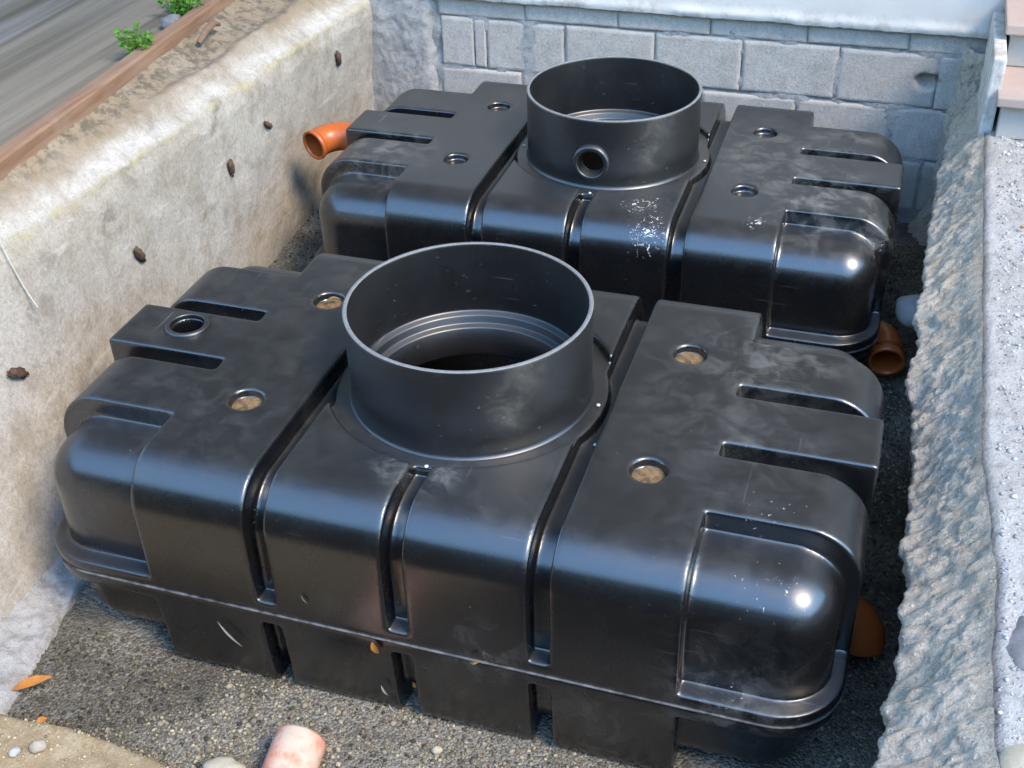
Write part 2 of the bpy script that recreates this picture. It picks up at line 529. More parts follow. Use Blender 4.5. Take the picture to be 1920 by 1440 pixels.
M['fill'] = simple('dirty_recess_sand', (0.33, 0.22, 0.11), (0.16, 0.10, 0.055), 70, 0.95, 0.9, 0.15, (0.09, 0.06, 0.035))
M['screw'] = simple('bright_screw', (0.75, 0.75, 0.75), (0.65, 0.65, 0.65), 30, 0.35, 0.0, 0.6)
M['wire'] = simple('pale_wire', (0.50, 0.44, 0.34), (0.60, 0.55, 0.45), 30, 0.7, 0.2, 0.3)
M['stem'] = simple('weed_stem', (0.10, 0.16, 0.04), (0.16, 0.20, 0.06), 30, 0.7, 0.2, 0.3)
M['roof'] = simple('roof_boards', (0.20, 0.15, 0.11), (0.14, 0.10, 0.075), 5, 0.8, 0.3, 0.3)
M['root'] = simple('brown_root', (0.20, 0.12, 0.08), (0.28, 0.18, 0.12), 30, 0.9, 0.8, 0.2)


def m_leaf(name, c1, c2):
    nb = NB(name)
    oi = nb.noise(45, 2)
    col = nb.mix(oi, c1, c2)
    nb.b.inputs['Transmission Weight'].default_value = 0.0
    nb.b.inputs['Subsurface Weight'].default_value = 0.0
    tr = nb.n('ShaderNodeBsdfTranslucent')
    mx = nb.n('ShaderNodeMixShader')
    mx.inputs[0].default_value = 0.35
    nb.t.links.new(col, tr.inputs[0])
    mt = nb.out(col, 0.55, None, 0.4)
    o = nb.t.nodes['Material Output']
    nb.t.links.new(nb.b.outputs[0], mx.inputs[1])
    nb.t.links.new(tr.outputs[0], mx.inputs[2])
    nb.t.links.new(mx.outputs[0], o.inputs[0])
    return mt
M['weed'] = m_leaf('weed_leaf', (0.10, 0.26, 0.03), (0.19, 0.40, 0.05))
M['hedge'] = m_leaf('hedge_leaf', (0.03, 0.07, 0.015), (0.07, 0.12, 0.03))


def grid_obj(name, nu, nv, fn, mat, parent=None, attr=None):
    V, A = [], []
    for j in range(nv):
        for i in range(nu):
            p = fn(i / (nu - 1), j / (nv - 1))
            V.append(p[:3])
            A.append(p[3] if len(p) > 3 else 0.0)
    Fc = [(j * nu + i, j * nu + i + 1, (j + 1) * nu + i + 1, (j + 1) * nu + i) for j in range(nv - 1) for i in range(nu - 1)]
    me = mesh(V, Fc)
    at = me.attributes.new('band', 'FLOAT', 'POINT')
    at.data.foreach_set('value', A)
    return link(name, me, mat, parent)


# ------------------------------------------------------------------ setting: ground, road, yard, pit floor
def ring_ground():
    X = [-60, -1.9, 1.45, 60]
    Y = [-60, -1.9, 2.7, 60]
    z = -0.06
    V = [(x, y, z) for y in Y for x in X]
    Fc = []
    for j in range(3):
        for i in range(3):
            if i == 1 and j == 1: continue
            Fc.append((j * 4 + i, j * 4 + i + 1, j * 4 + i + 5, j * 4 + i + 4))
    return props(link('ground', mesh(V, Fc, False), M['dim_soil']), kind='structure')
ring_ground()


def rail_x(y): return -1.573 - 0.073 * y


def road_fn(u, v):
    x = rail_x(v * 9 - 3) - 0.035 - u * u * 9.0
    y = v * 9 - 3
    return (x, y, 0.235 + 0.012 * fbm(x * 1.5, y * 0.5, 0, 3) - 0.035 * math.exp(-(u * u * 9) / 0.05) + 0.02 * u)
props(grid_obj('road', 60, 60, road_fn, M['road']), kind='structure')


def edge_x(y):
    return 1.258 + 0.03 * sm(0.2, -0.4, y) + 0.022 * fbm(y * 4.5, 0.7, 2, 4) * sm(0.9, -0.2, y) + 0.005 * fbm(y * 6, 2.7, 2, 3)


def yard_fn(u, v):
    y = -3.0 + v * 5.6
    x0 = edge_x(y)
    x = x0 + u * u * 3.2
    lump = 0.018 * fbm(x * 5, y * 5, 3, 4) + 0.010 * fbm(x * 25, y * 25, 7, 3)
    edge = sm(0.10, 0.0, x - x0)
    brk = sm(-0.25, -0.7, y) * sm(0.06, 0.2, x - x0) * sm(0.45, 0.25, x - x0)
    return (x, y, -0.022 * max(0.0, 1 - (x - x0) / 0.03) ** 2 + 0.004 + lump * (1 - 0.5 * edge) - 0.045 * brk * (0.6 + 0.9 * fbm(x * 9, y * 9, 1, 3)))
props(grid_obj('yard_ground', 130, 420, yard_fn, M['yard']), kind='structure')


def bank_h(x, y):
    # sandy bank that climbs from the pit floor towards the viewer
    e = -0.875 + 0.03 * fbm(x * 3.2, 1.3, 0, 4) - 0.05 * sm(-0.75, -0.3, x) - 0.12 * sm(-0.35, 0.1, x)
    t = e - y
    return -0.70 + 0.075 * sm(-0.015, 0.03, t) + 0.62 * sm(0.30, 0.95, t) + 0.02 * fbm(x * 6, y * 6, 5, 4) * sm(0, 0.05, t)


def floor_h(x, y):
    h = FLOOR + 0.012 * fbm(x * 3, y * 3, 0, 3)
    h += 0.10 * sm(-1.15, -1.38, x) * sm(1.0, 2.2, y)
    return h


def floor_fn(u, v):
    x = -1.75 + u * 3.2
    y = -1.0 + v * 3.7
    return (x, y, floor_h(x, y) + 0.004 * fbm(x * 40, y * 40, 2, 2))
props(grid_obj('pit_floor', 200, 220, floor_fn, M['floor']), kind='structure')


def bank_fn(u, v):
    x = -1.75 + u * 3.2
    y = -1.98 + v * 1.35
    return (x, y, bank_h(x, y) + 0.006 * fbm(x * 30, y * 30, 2, 3))
props(grid_obj('sand_bank', 220, 130, bank_fn, M['sand']), kind='structure')


def apron_fn(u, v):
    y = -1.0 + v * 1.15
    x0 = -1.30
    edge = -1.035 - 0.10 * sm(-0.75, -0.15, y) * 0.6 + 0.05 * sm(-0.55, -0.9, y) + 0.02 * fbm(0, y * 9, 4, 3)
    x = x0 + u * (edge - x0)
    z = FLOOR + 0.02 + 0.06 * (1 - u) ** 1.5 + 0.028 * fbm(x * 11, y * 11, 9, 4) - 0.06 * sm(0.9, 1.0, u) - 0.05 * sm(0.85, 1.0, v)
    return (x, y, z)
props(grid_obj('mortar_apron', 60, 160, apron_fn, M['apron']), kind='structure')

# ------------------------------------------------------------------ left retaining wall
def wall_top(y): return -1.475 + 0.056 * y


def wall_bot(y): return -1.13 - 0.27 * sm(-0.4, 1.0, y)


lw = thing('retaining_wall', 'stained beige rendered retaining wall along the left side of the pit', 'wall', (-1.4, 0.5, FLOOR))


def left_fn(u, v):
    y = -1.5 + u * 4.02
    if v < 0.72:                                        # pit face
        k = v / 0.72
        zz = -0.78 + k * (0.115 + 0.78)
        x = wall_bot(y) + (wall_top(y) - wall_bot(y)) * k
        d = 0.012 * fbm(y * 2.2, zz * 2.2, 0, 4) + 0.005 * fbm(y * 14, zz * 14, 3, 4)
        rnd = sm(0.93, 1.0, k)
        b = zz - 0.115
        x += d - 0.012 * rnd
        z = zz
    else:                                               # broken sloping top
        k = (v - 0.72) / 0.28
        xr = rail_x(y) - 0.02
        wd = wall_top(y) - xr
        x = wall_top(y) - 0.012 - (wd - 0.012) * k
        lump = 0.018 * fbm(y * 4.5, k * 2.2, 7, 4) + 0.008 * fbm(y * 22, k * 9, 1, 3)
        ridge = 0.035 * math.exp(-((k - 0.35 - 0.12 * fbm(y * 1.7, 0, 5, 2)) / 0.12) ** 2) * sm(0.7, 1.3, y)
        z = 0.115 + 0.135 * k ** 0.8 + (lump + ridge) * min(1, k * 6) * min(1, (1 - k) * 8)
        b = k * math.hypot(wd, 0.135) * 0.75
    wob = (0.016 * fbm(y * 3.1, 0.3, 8, 4) + 0.012 * fbm(y * 13, 1.3, 8, 4, 2.1, 0.65)) * math.exp(-abs(z - 0.115) / 0.05)
    return (x + 1.4 + wob, y - 0.5, z + wob * 0.8 - FLOOR, b)
grid_obj('render_face', 420, 120, left_fn, M['left_wall'], lw)


# ------------------------------------------------------------------ timber edge rail
def rail_mesh():
    V, Fc = [], []
    sec = [(-0.028, 0), (-0.03, 0.05), (-0.024, 0.058), (0.022, 0.058), (0.030, 0.050), (0.030, 0.0)]
    n = 60
    for i in range(n):
        y = -1.5 + 5.5 * i / (n - 1)
        x = rail_x(y) - 0.032 + 0.004 * fbm(y * 1.1, 3, 0, 2)
        for a, b in sec:
            V.append((x + a + 0.0012 * fbm(y * 20, a * 90, b * 90, 2), y, 0.236 + b + 0.004 * fbm(y, 0, 3, 2)))
    k = len(sec)
    for i in range(n - 1):
        for j in range(k):
            j2 = (j + 1) % k
            Fc.append((i * k + j, i * k + j2, (i + 1) * k + j2, (i + 1) * k + j))
    Fc.append(tuple(range(k)))
    Fc.append(tuple(reversed([(n - 1) * k + j for j in range(k)])))
    return mesh(V, Fc, False)
props(link('edge_rail', rail_mesh(), M['rail']), 'long reddish brown timber rail lying on the left wall top', 'rail')

# ------------------------------------------------------------------ right rough wall
rw = thing('rubble_wall', 'rough grey mortared pit wall on the right beside the tanks', 'wall', (1.25, 0.5, FLOOR))


NOSE_Y = [-1.6, -0.94, -0.78, -0.58, -0.34, -0.06, 0.15, 0.42, 0.50, 0.58, 0.66, 0.89, 1.49, 1.92, 2.5]
NOSE_X = [1.08, 1.091, 1.109, 1.122, 1.124, 1.12, 1.122, 1.115, 1.092, 1.094, 1.119, 1.108, 1.115, 1.145, 1.17]


def right_fn(u, v):
    y = -1.6 + u * 4.12
    k = v
    z = -0.76 + k * 0.764
    top = edge_x(y) + 0.004
    kk = 0.81 + 0.05 * fbm(y * 1.6, 0, 9, 3)
    nose = float(np.interp(y, NOSE_Y, NOSE_X)) + 0.012 * fbm(y * 5, 4, 9, 3)
    if k > kk:
        x = nose + (top - nose) * ((k - kk) / (1 - kk)) ** 0.9
    else:
        x = nose + 0.075 * sm(0.0, 0.25, kk - k)
    amp = (1 - sm(0.95, 1.0, k))
    d = 0.050 * fbm(y * 3.1, z * 3.1, 11, 4) + 0.036 * fbm(y * 11, z * 11, 5, 5, 2.1, 0.65)
    x -= amp * (d * 0.5 + 0.018 * fbm(y * 30, z * 30, 15, 3, 2.1, 0.75))
    z += amp * (0.02 * fbm(y * 9, k * 7, 21, 3) + 0.014 * fbm(y * 32, k * 24, 25, 3, 2.1, 0.75))
    return (x - 1.25, y - 0.5, z - FLOOR, k)
grid_obj('rough_face', 760, 150, right_fn, M['right_wall'], rw)

# ------------------------------------------------------------------ back wall of blocks
BY = 2.5
bw = thing('block_wall', 'grey concrete block wall closing the far end of the pit', 'wall', (0, BY, FLOOR))
backing_v, backing_f = [], []


def pocket(x, z):
    q = math.hypot((x - 1.055) / 0.05, (z + 0.045) / 0.034) + 0.35 * fbm(x * 22, z * 22, 3, 3)
    return 0.055 * sm(1.1, 0.55, q)


def mort_fn(u, v):
    x = -1.6 + u * 3.1
    z = -0.75 + v * 1.0
    d = 0.006 * fbm(x * 9, z * 9, 4, 4)
    return (x, max(-0.0005, 0.006 - max(-0.003, d) * 5.0) + pocket(x, z) * 1.3, z - FLOOR)
grid_obj('mortar_bed', 200, 70, mort_fn, M['mortar'], bw)


def block_mesh(wd, ht, seed, cx_=0.0, cz_=0.0):
    """face of one block: chipped outline, pillowed edges, uneven face"""
    nu, nv = 40, 24
    V, Fc = [], []
    for j in range(nv):
        for i in range(nu):
            a, b = i / (nu - 1), j / (nv - 1)
            x = (a - 0.5) * wd
            z = (b - 0.5) * ht
            e = min(a * wd, (1 - a) * wd, b * ht, (1 - b) * ht)
            f = sm(0.0, 0.005, e)
            x += 0.003 * fbm(seed + x * 14, z * 14, 0, 3)
            z += 0.003 * fbm(seed + x * 14, z * 14, 9, 3)
            y = 0.004 * (1 - f) - 0.002 * f + 0.003 * fbm(seed + x * 8, z * 8, 5, 4) + pocket(x + cx_, z + cz_)
            V.append((x, y, z))
    for j in range(nv - 1):
        for i in range(nu - 1):
            Fc.append((j * nu + i, j * nu + i + 1, (j + 1) * nu + i + 1, (j + 1) * nu + i))
    # returns into the wall
    rim = [i for i in range(nu)] + [j * nu + nu - 1 for j in range(1, nv)] + [(nv - 1) * nu + i for i in range(nu - 2, -1, -1)] + [j * nu for j in range(nv - 2, 0, -1)]
    o = len(V)
    for r_ in rim:
        V.append((V[r_][0], 0.06, V[r_][2]))
    for q in range(len(rim)):
        q2 = (q + 1) % len(rim)
        Fc.append((rim[q2], rim[q], o + q, o + q2))
    return mesh(V, Fc)


courses = [
    (0.075, 0.235, [-1.03, -0.63, -0.22, 0.17, 0.566, 0.96, 1.36]),
    (-0.155, 0.068, [-1.02, -0.865, -0.81, -0.45, -0.06, 0.31, 0.70, 1.09, 1.45]),
    (-0.385, -0.163, [-1.03, -0.65, -0.25, 0.15, 0.55, 0.945, 1.34]),
    (-0.615, -0.393, [-1.25, -0.85, -0.45, -0.06, 0.31, 0.70, 1.09, 1.45]),
]
bi = 0
for (z0, z1, xs) in courses:
    for a, b in zip(xs[:-1], xs[1:]):
        g = random.uniform(0.003, 0.006)
        me = block_mesh(b - a - g, z1 - z0 - random.uniform(-0.001, 0.004), bi * 3.7, (a + b) / 2, (z0 + z1) / 2)
        o = link('block', me, M['block'], bw)
        o.location = ((a + b) / 2, random.uniform(-0.002, 0.002), (z0 + z1) / 2 - FLOOR + random.uniform(-0.003, 0.003))
        o.rotation_euler = (0, random.uniform(-0.006, 0.006), random.uniform(-0.006, 0.006))
        bi += 1


def patch_fn(u, v):
    x = -1.62 + u * 0.62
    z = -0.75 + v * 1.0
    e = -1.045 + 0.05 * fbm(0, z * 5, 3, 4)
    x = -1.62 + u * (e + 1.62)
    y = -0.022 + 0.014 * fbm(x * 10, z * 10, 3, 4) + 0.006 * fbm(x * 45, z * 45, 6, 3) + 0.035 * sm(0.93, 1.0, u)
    return (x, y, z - FLOOR)
grid_obj('render_patch', 70, 90, patch_fn, M['rough_render'], bw)


def corner_fn(u, v):
    # crumbly mortar that fills the far right corner of the pit
    z = -0.74 + v * 0.86
    a = u * math.pi / 2
    rr = 0.15 - 0.05 * v + 0.03 * fbm(u * 4, z * 7, 3, 4) + 0.015 * fbm(u * 14, z * 25, 8, 3)
    rr *= 1 + 0.5 * sm(0.25, 0.0, v)
    return (1.275 - rr * math.cos(a), -rr * math.sin(a) * 1.25 + 0.02, z - FLOOR, 0.9)
grid_obj('corner_mortar', 40, 120, corner_fn, M['right_wall'], bw)
# ------------------------------------------------------------------ house above the block wall
hs = thing('house', 'white plastered house wall with ragged lower edge above the grey blocks', 'house', (0, BY, 0.1))


def plaster_fn(u, v):
    x = -5.0 + u * 11.0 if False else -2.4 + u * 3.68
    z0 = 0.142 + 0.012 * fbm(x * 4, 2, 0, 5) + 0.006 * fbm(x * 30, 1, 0, 3)
    z0 += 0.012
    k = v
    z = z0 + (k ** 2.2) * 0.75
    y = -0.030 + 0.004 * fbm(x * 3, z * 3, 3, 3) + 0.028 * sm(0.10, 0.0, k) - 0.012 * math.exp(-((z - z0 - 0.025) / 0.02) ** 2) * (0.5 + 1.2 * fbm(x * 6, 4, 4, 3))
    return (x, y, z - 0.1, z - z0)
grid_obj('plaster_skirt', 420, 46, plaster_fn, M['plaster'], hs)


def rect_wall(name, x0, x1, y0, y1, z0, z1, mat, par):
    V, Fc = box(((x0 + x1) / 2, (y0 + y1) / 2, (z0 + z1) / 2), (x1 - x0, y1 - y0, z1 - z0))
    return link(name, mesh(V, Fc, False), mat, par)
rect_wall('wall', -7, 7, 0.0, 6, 0.78, 7.2, M['taupe'], hs)
rect_wall('plinth', -7, 7, 0.10, 5.9, -0.2, 0.78, M['plaster'], hs)
rect_wall('roof', -7.6, 7.6, -0.9, 6.6, 7.2, 7.45, M['roof'], hs)

rect_wall('sky_screen_slab', -7, 2.2, -3.7, -0.004, 6.2, 6.4, M['roof'], hs)  # unseen slab, added and sized to bound the sky mirrored in the tanks

# ------------------------------------------------------------------ stone steps at the right
st = thing('stone_steps', 'pale pink stone steps at the right beside the white house wall', 'steps', (1.6, 1.9, 0.0))
y0 = 0.0
for i in range(5):
    rz0, rz1 = i * 0.165, (i + 1) * 0.165
    V, Fc = box((0.055, y0 + 0.45 - 0.0, (rz0 + rz1) / 2 - 0.02), (0.71, 0.9, rz1 - rz0 - 0.042), 0.001, 0.004)
    link('riser', mesh(V, Fc, False), M['step_light'], st)
    V, Fc = box((0.045, y0 + 0.42, rz1 - 0.02), (0.735, 0.92, 0.038), 0.001, 0.006)
    link('tread', mesh(V, Fc, False), M['step_pink'], st)
    y0 += 0.27
V, Fc = box((-0.333, 0.30, 0.10), (0.045, 0.52, 0.34), 0.002, 0.008)
link('side_curb', mesh(V, Fc, False), M['plaster'], st)

# ------------------------------------------------------------------ hedge behind the viewer (mirrored in the tanks)
def leaf_cloud(n, boxc, boxs, size, rnd):
    V, Fc = [], []
    for i in range(n):
        p = Vector((boxc[0] + rnd.uniform(-1, 1) * boxs[0], boxc[1] + rnd.uniform(-1, 1) * boxs[1], boxc[2] + rnd.uniform(-1, 1) * boxs[2]))
        a = Vector((rnd.gauss(0, 1), rnd.gauss(0, 1), rnd.gauss(0, 1))).normalized()
        b = a.orthogonal().normalized()
        c = a.cross(b)
        s = size * rnd.uniform(0.6, 1.3)
        o = len(V)
        V += [tuple(p - b * s), tuple(p + c * s * 0.45 + a * s * 0.15), tuple(p + b * s), tuple(p - c * s * 0.45 + a * s * 0.15)]
        Fc.append((o, o + 1, o + 2, o + 3))
    return V, Fc


hd = thing('garden_hedge', 'tall dark green hedge standing behind the viewer', 'hedge', (0, -7.5, 0))
rr = random.Random(3)


def hedge_core(u, v):
    a = v * math.pi
    x = -11 + 22 * u
    n_ = 0.45 * fbm(x * 0.9, v * 3.0, 2, 4)
    return (x, (1.0 + n_) * math.cos(a), 3.3 * math.sin(a) ** 0.45 * (1 + 0.5 * n_) - 0.1)
grid_obj('inner_foliage', 90, 30, hedge_core, M['hedge'], hd)
V, Fc = [], []
for i in range(5200):
    u, v = rr.random(), rr.uniform(0.0, 0.75)
    p = Vector(hedge_core(u, v)[:3])
    v_, f_ = leaf_cloud(2, p, (0.12, 0.12, 0.12), 0.13, rr)
    o = len(V)
    V += v_
    Fc += [tuple(o + q for q in f) for f in f_]
props(link('leaves', mesh(V, Fc, False), M['hedge'], hd), kind='stuff')
for i in range(9):
    v_, f_ = sweep([(-7 + i * 1.75, 0, -0.1), (-7 + i * 1.75 + 0.1, 0.05, 1.2), (-7 + i * 1.75 - 0.1, 0, 2.3)], [0.13, 0.09, 0.02], 8)
    link('stem', mesh(v_, f_), M['root'], hd)

# ------------------------------------------------------------------ the tanks
def surface_nets(f, org, h):
    s = f < 0
    nx, ny, nz = f.shape
    cnt = np.zeros((nx - 1, ny - 1, nz - 1), np.int8)
    for a in (0, 1):
        for b in (0, 1):
            for c in (0, 1):
                cnt += s[a:nx - 1 + a, b:ny - 1 + b, c:nz - 1 + c]
    act = (cnt > 0) & (cnt < 8)
    idx = np.full(act.shape, -1, np.int64)
    I, J, K = np.nonzero(act)
    idx[I, J, K] = np.arange(len(I))
    P = np.zeros((len(I), 3))
    N = np.zeros(len(I))
    for ax in range(3):
        for a in (0, 1):
            for b in (0, 1):
                o = [0, 0, 0]
                o[(ax + 1) % 3] = a
                o[(ax + 2) % 3] = b
                e = list(o)
                e[ax] = 1
                fa = f[I + o[0], J + o[1], K + o[2]]
                fb = f[I + e[0], J + e[1], K + e[2]]
                mk = (fa < 0) != (fb < 0)
                t = np.where(mk, fa / np.where(mk, fa - fb, 1), 0)
                for d in range(3):
                    P[:, d] += np.where(mk, (t if d == ax else o[d]), 0)
                N += mk
    P = (P / N[:, None] + np.stack([I, J, K], 1)) * h + np.array(org)
    Q = []
    for ax in range(3):
        b, c = (ax + 1) % 3, (ax + 2) % 3
        A = np.moveaxis(s, (ax, b, c), (0, 1, 2))
        X = np.moveaxis(idx, (ax, b, c), (0, 1, 2))
        s0, s1 = A[:-1, 1:-1, 1:-1], A[1:, 1:-1, 1:-1]
        i, j, k = np.nonzero(s0 != s1)
        fl = s0[i, j, k]
        j += 1
        k += 1
        q = np.stack([X[i, j - 1, k - 1], X[i, j, k - 1], X[i, j, k], X[i, j - 1, k]], 1)
        q[~fl] = q[~fl][:, ::-1]
        Q.append(q)
    Q = np.concatenate(Q)
    me = bpy.data.meshes.new('shell')
    me.vertices.add(len(P))
    me.vertices.foreach_set('co', P.astype(np.float32).ravel())
    me.loops.add(len(Q) * 4)
    me.loops.foreach_set('vertex_index', Q.astype(np.int32).ravel())
    me.polygons.add(len(Q))
    me.polygons.foreach_set('loop_start', np.arange(0, len(Q) * 4, 4, dtype=np.int32))
    me.polygons.foreach_set('loop_total', np.full(len(Q), 4, np.int32))
    me.update(calc_edges=True)
    me.shade_smooth()
    return me


def blur(f, n=2):
    for _ in range(n):
        for ax in range(3):
            g = f.copy()
            a = [slice(None)] * 3; b = [slice(None)] * 3; c = [slice(None)] * 3
            a[ax] = slice(1, -1); b[ax] = slice(0, -2); c[ax] = slice(2, None)
            g[tuple(a)] = 0.5 * f[tuple(a)] + 0.25 * (f[tuple(b)] + f[tuple(c)])
            f = g
    return f


def rb2(a, ha, b, hb, r):
    qa, qb = a - (ha - r), b - (hb - r)
    return np.minimum(np.maximum(qa, qb), 0) + np.hypot(np.maximum(qa, 0), np.maximum(qb, 0)) - r


def rb3(a, ha, b, hb, c, hc, r):
    qa, qb, qc = a - (ha - r), b - (hb - r), c - (hc - r)
    return np.minimum(np.maximum(np.maximum(qa, qb), qc), 0) + np.sqrt(np.maximum(qa, 0) ** 2 + np.maximum(qb, 0) ** 2 + np.maximum(qc, 0) ** 2) - r


H = 0.0058
GRO = (-0.348, 0.004, 0.355)


def axes(x0, x1, y0_, y1, z0, z1):
    xs = np.arange(x0, x1, H, dtype=np.float32)
    ys = np.arange(y0_, y1, H, dtype=np.float32)
    zs = np.arange(z0, z1, H, dtype=np.float32)
    return xs[:, None, None], ys[None, :, None], zs[None, None, :]


def upper_shells():
    X, Y, Z = axes(-1.07, 1.08, -0.63, 0.64, -0.40, 0.03)
    ax_, ay = np.abs(X), np.abs(Y)
    rho = np.hypot(X, Y)
    Zb = Z + 0 * X + 0 * Y
    outer = np.maximum(rb2(ay, 0.60, Z, 0.0, 0.13), ax_ - 0.68)
    lobe = np.maximum(rb2(ax_, 1.04, Z, 0.0, 0.14), ay - 0.359)
    block = np.maximum(rb2(ax_, 1.04, Z, 0.0, 0.012), ay - 0.0997)
    outer = np.minimum(np.minimum(outer, lobe), block)
    outer = np.maximum(outer, -np.maximum(np.abs(ay - 0.126) - 0.0263, 0.675 - ax_))
    for g in GRO:
        outer = np.maximum(outer, 0.0262 - np.abs(X - g))
    outer = np.maximum(outer, -np.maximum(rho - 0.374, -0.027 - Z))
    f = np.minimum(outer, rb3(ax_, 1.003, ay, 0.55, Zb, -0.055, 0.12))
    f = np.minimum(f, np.maximum(np.maximum(rho - 0.360, Z + 0.027), -0.2 - Z))
    f = np.minimum(f, np.maximum(rb2(ax_, 1.04, ay, 0.60, 0.165), Z + 0.35))
    f = np.maximum(f, -0.385 - Z)
    f = np.maximum(f, -np.maximum(np.hypot(ax_ - 0.527, ay - 0.254) - 0.043, -0.026 - Z))
    f = np.maximum(f, -(rho - 0.262))
    f = np.maximum(f, -np.maximum(np.maximum(ax_ - 0.45, ay - 0.45), Z + 0.11))
    f0 = blur(np.clip(f, -4 * H, 4 * H), 1)
    f1 = np.maximum(f, -np.maximum(np.hypot(X + 0.852, Y - 0.015) - 0.043, -0.25 - Z))
    f1 = blur(np.clip(f1, -4 * H, 4 * H), 1)
    org = (X[0, 0, 0], Y[0, 0, 0], Z[0, 0, 0])
    return surface_nets(f1.astype(np.float64), org, H), surface_nets(f0.astype(np.float64), org, H)


def lower_shell():
    X, Y, Z = axes(-1.07, 1.08, -0.63, 0.64, -0.74, -0.372)
    ax_, ay = np.abs(X), np.abs(Y)
    t = np.clip((-0.43 - Z) / 0.27, 0, 1)
    ax_d, ay_d = ax_ + 0.06 * t, ay + 0.02 * t
    W = -Z - 0.0
    outer = np.maximum(rb2(ay_d, 0.598, W, 0.70, 0.07), ax_ - 0.68)
    lobe = np.maximum(rb2(ax_d, 1.035, W, 0.70, 0.09), ay - 0.359)
    outer = np.minimum(outer, lobe)
    for g in GRO:
        outer = np.maximum(outer, 0.0262 - np.abs(X - g))
    outer = np.maximum(outer, -np.maximum(np.abs(ay - 0.126) - 0.0263, 0.675 - ax_))
    Wb = W + 0 * X + 0 * Y
    f = np.minimum(outer, rb3(ax_d, 1.0, ay_d, 0.55, Wb, 0.66, 0.10))
    f = np.minimum(f, np.maximum(rb2(ax_, 1.037, ay, 0.598, 0.163), -0.428 - Z))
    f = np.maximum(f, Z + 0.3865)
    f = blur(np.clip(f, -4 * H, 4 * H), 1)
    return surface_nets(f.astype(np.float64), (X[0, 0, 0], Y[0, 0, 0], Z[0, 0, 0]), H)


up_front, up_rear = upper_shells()
low = lower_shell()
low2 = low.copy()


def neck_mesh(hole=None):
    """thin open collar; the inner foot steps inwards on two rings"""
    n = 256
    Ro, Ri = 0.315, 0.304
    zt, zb = 0.226, -0.03
    prof = [(Ro + 0.012, zb), (Ro + 0.004, zb + 0.004), (Ro, zb + 0.014)]
    nz = 34
    for i in range(1, nz):
        prof.append((Ro, zb + 0.014 + (zt - 0.002 - zb - 0.014) * i / (nz - 1)))
    k_rim = len(prof)
    prof += [(Ro - 0.002, zt), (Ri + 0.002, zt), (Ri, zt - 0.002)]
    for i in range(1, nz):
        prof.append((Ri, zt - 0.002 - (zt - 0.02) * i / (nz - 1)))
    prof += [(Ri, 0.016), (Ri - 0.004, 0.012), (0.288, 0.010), (0.284, 0.006), (0.283, -0.012), (0.279, -0.016), (0.266, -0.017), (0.262, -0.021), (0.261, -0.10)]
    V, Fc = lathe(prof, n)
    if hole:
        a0, zc, rad = hole
        k = len(prof)
        keep = []
        for f in Fc:
            c = sum((Vector(V[i]) for i in f), Vector()) / 4
            a = math.atan2(c.y, c.x)
            da = (a - a0 + math.pi) % (2 * math.pi) - math.pi
            if math.hypot(da * Ro, c.z - zc) < rad and c.z > zb + 0.02:
                continue
            keep.append(f)
        Fc = keep
    me = mesh(V, Fc)
    me.materials.append(M['neck'])
    me.materials.append(M['rim'])
    for p in me.polygons:
        if p.center.z > zt - 0.0022: p.material_index = 1
    return me


def threaded_boss(ro=0.064, ri=0.043, h=0.011, depth=0.05):
    prof = [(ro, -0.004), (ro, h * 0.55), (ro - 0.004, h), (ri + 0.008, h), (ri + 0.004, h - 0.003)]
    z = h - 0.004
    k = 0
    while z > -depth:
        prof.append((ri + (0.0 if k % 2 else 0.0045), z))
        z -= 0.0045
        k += 1
    return mesh(*lathe(prof, 72))


def disc_fill(seed):
    V, Fc = [(0, 0, 0.004)], []
    n, k = 40, 6
    for j in range(1, k + 1):
        for i in range(n):
            a = 2 * math.pi * i / n
            r_ = 0.0415 * j / k
            V.append((r_ * math.cos(a), r_ * math.sin(a), 0.004 * fbm(r_ * math.cos(a) * 60 + seed, r_ * math.sin(a) * 60, seed, 3) - 0.002))
    for i in range(n):
        Fc.append((0, 1 + i, 1 + (i + 1) % n))
        for j in range(k - 1):
            Fc.append((1 + j * n + i, 1 + (j + 1) * n + i, 1 + (j + 1) * n + (i + 1) % n, 1 + j * n + (i + 1) % n))
    return mesh(V, Fc)


def screw_mesh(): return mesh(*rock(0.0055, 1, (1, 1, 0.6), 0.0, 2))
SCREW = screw_mesh()


def seam_mesh():
    out = []
    hx, hy, r_ = 1.0408, 0.6008, 0.166
    for (cx_, cy_, a0) in ((hx - r_, hy - r_, 0), (-hx + r_, hy - r_, 90), (-hx + r_, -hy + r_, 180), (hx - r_, -hy + r_, 270)):
        for i in range(13):
            a = R(a0 + 90 * i / 12)
            out.append((cx_ + r_ * math.cos(a), cy_ + r_ * math.sin(a), math.cos(a), math.sin(a)))
    sec = [(-0.01, -0.3885), (0.0, -0.3885), (0.0011, -0.3868), (0.0, -0.3846), (-0.01, -0.3846)]
    V = [(x + nx * o, y + ny * o, z) for (x, y, nx, ny) in out for (o, z) in sec]
    n, k = len(out), len(sec)
    Fc = [(i * k + j, ((i + 1) % n) * k + j, ((i + 1) % n) * k + j + 1, i * k + j + 1) for i in range(n) for j in range(k - 1)]
    return mesh(V, Fc)
SEAM = seam_mesh()

